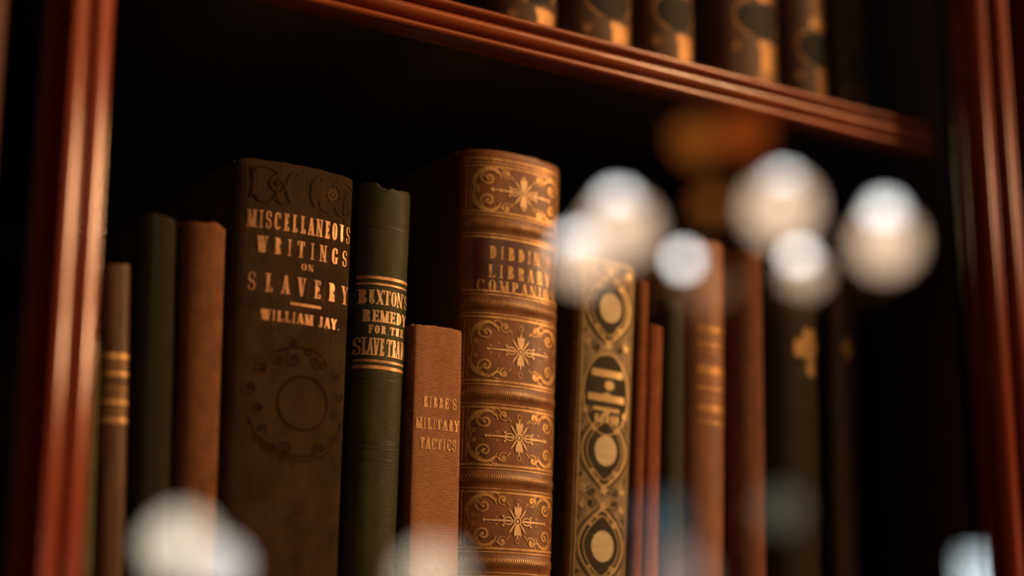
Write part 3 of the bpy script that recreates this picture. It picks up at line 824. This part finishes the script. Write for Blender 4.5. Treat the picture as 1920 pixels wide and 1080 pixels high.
# ---------------------------------------------------------------- lamps and added glows in the room, seen mirrored in the glass
OPAL = emit('lit_opal_glass', (1.0, 0.67, 0.45), 3.8)
OPAL_DIM = emit('dim_opal_glass', (1.0, 0.52, 0.27), 1.1)
BULB = emit('lit_bulb', (0.98, 0.98, 0.95), 12.0)
BULB_S = emit('lit_small_bulb', (1.0, 0.96, 0.90), 21.0)
AMBER = emit('lit_amber_glass', (1.0, 0.26, 0.035), 0.95)
AMBER2 = emit('lit_red_amber_glass', (1.0, 0.16, 0.022), 1.0)
HX, HY, HZ = 1.946, -1.376, EYE
ch = thing('chandelier', 'brass chandelier with six lit opal bowls, mirrored as pale discs in the glass', 'chandelier', (HX, HY, HZ+0.70))
def chl(p): return (p[0]-HX, p[1]-HY, p[2]-0.70)
lathe('stem', [(0.0, -0.02), (0.012, -0.02), (0.012, 0.80), (0.05, 0.82), (0.055, 0.85), (0, 0.85)], BRASS, ch, 20)
lathe('hub', [(0, -0.05), (0.012, -0.045), (0.02, -0.02), (0.034, 0.0), (0.02, 0.03), (0.012, 0.05), (0, 0.05)], BRASS, ch, 24)
lathe('amber_shade', [(0, -0.028), (0.016, -0.026), (0.027, -0.015), (0.03, 0.0), (0.026, 0.012), (0.014, 0.02)], AMBER, ch, 24, (0, 0, 0.113))
for (ax, ay, az, r_, mt) in ((1.906, -1.371, 0.932, 0.042, AMBER), (1.981, -1.318, 0.944, 0.045, AMBER2)):
    lathe('amber_shade', [(0.008, -r_), (0.6*r_, -0.8*r_), (0.95*r_, -0.3*r_), (r_, 0.1*r_), (0.9*r_, 0.5*r_), (0.84*r_, 0.55*r_)], mt, ch, 28, chl((ax, ay, az)))
    c = chl((ax, ay, az)); tube('arm', [(0, 0, c[2]-r_-0.03), (c[0]*0.6, c[1]*0.6, c[2]-r_-0.02), (c[0], c[1], c[2]-r_)], 0.005, BRASS, ch)
lamps = [((1.798, -1.471, 0.761), 0.066, (1.789, -1.469, 0.800), 0.036, OPAL),
         ((1.629, -1.366, 0.652), 0.048, (1.622, -1.367, 0.672), 0.036, OPAL),
         ((2.199, -1.694, 0.761), 0.060, (2.094, -1.639, 0.772), 0.018, OPAL_DIM),
         ((1.909, -1.153, 0.745), 0.064, (1.912, -1.148, 0.778), 0.034, OPAL),
         ((2.238, -1.431, 0.722), 0.036, (2.226, -1.432, 0.752), 0.020, OPAL),
         ((2.219, -1.193, 0.734), 0.060, (2.211, -1.185, 0.788), 0.028, OPAL)]
for (bc_, br, uc_, ur, mt) in lamps:
    c = chl(bc_); u = chl(uc_)
    bowl = lathe('bowl', [(0.006, -br), (br*0.5, -br*0.87), (br*0.87, -br*0.5), (br, 0), (br*0.94, br*0.34), (br*0.80, br*0.60), (br*0.76, br*0.58), (br*0.90, br*0.30), (br*0.95, 0)], mt, ch, 36, c)
    lathe('bulb', [(0, -ur), (ur*0.5, -ur*0.87), (ur*0.87, -ur*0.5), (ur, 0), (ur*0.87, ur*0.5), (ur*0.5, ur*0.87), (0, ur)], BULB if ur > 0.021 else BULB_S, bowl, 24, u)
    d = math.hypot(c[0], c[1]) or 1; ex, ey = c[0]/d, c[1]/d
    tube('arm', [(0, 0, 0.0), (ex*0.35*d, ey*0.35*d, -0.05), (ex*0.75*d, ey*0.75*d, min(-0.08, c[2]-br-0.03)), (c[0], c[1], c[2]-br-0.012), (c[0], c[1], c[2]-br+0.004)], 0.006, BRASS, ch)

def globe_prof(r): return [(r*0.30, -r*0.95)]+[(r*math.cos(math.radians(a)), r*math.sin(math.radians(a))) for a in range(-60, 91, 15)]
def floor_lamp(label, x, y, heads, mtl):
    t = thing('floor_lamp', label, 'floor lamp', (x, y, 0), 'floor lamps in the room')
    lathe('base', [(0, 0), (0.15, 0), (0.15, 0.012), (0.05, 0.03), (0.014, 0.05), (0, 0.05)], IRON, t, 32)
    top = min(h[2] for h in heads)-0.12
    lathe('pole', [(0.010, 0.04), (0.010, top), (0, top)], IRON, t, 16)
    for hx, hy, hz, r, mt in heads:
        tube('arm', [(0, 0, top-0.02), ((hx-x)*0.5, (hy-y)*0.5, top), (hx-x, hy-y, hz-r-0.01), (hx-x, hy-y, hz-r+0.004)], 0.006, IRON, t)
        lathe('globe', globe_prof(r), mt, t, 32, (hx-x, hy-y, hz))
    return t
GL1 = emit('lit_cream_globe', (1.0, 0.86, 0.66), 3.1); GL2 = emit('lit_white_globe', (1.0, 0.95, 0.88), 2.9); GL3 = emit('lit_dim_globe', (1.0, 0.84, 0.62), 2.1)
floor_lamp('two-headed floor lamp mirrored low in the glass beneath the tan book', 1.207, -2.06, [(1.184, -2.072, EYE+0.170, 0.070, GL1), (1.246, -2.025, EYE+0.130, 0.050, GL2)], None)
floor_lamp('single-globe floor lamp mirrored low in the glass beneath the short tan book', 1.583, -1.801, [(1.583, -1.801, EYE+0.112, 0.066, GL3)], None)

def haze_glow(label, x, z, r, color, s):  # added glow standing in for mirrored haze; no such lamp known
    t = thing('added_haze_glow', label, 'added glow', (x, YB, z), 'added dim glows near the back wall')
    o = lathe('back_plate', [(0, 0), (0.05, 0), (0.05, 0.012), (0.02, 0.02), (0, 0.02)], BRASS, t, 24); o.rotation_euler = (-PI/2, 0, 0)
    tube('arm', [(0, 0.01, 0), (0, 0.07, -0.03), (0, 0.10, -0.02), (0, 0.10, -r+0.01)], 0.006, BRASS, t)
    lathe('globe', globe_prof(r), emit('haze_glow_emit', color, s), t, 28, (0, 0.10, 0))
haze_glow('added dim bluish glow mirrored faintly over the grey-green book', 3.31, EYE+0.37, 0.075, (0.35, 0.62, 0.72), 0.5)
haze_glow('added dim greenish glow mirrored faintly over the dark green book', 3.83, EYE+0.43, 0.07, (0.80, 0.78, 0.58), 0.42)
haze_glow('added dim pinkish glow mirrored faintly at the foot of the brown banded book', 3.36, EYE+0.20, 0.10, (1.0, 0.78, 0.68), 0.8)
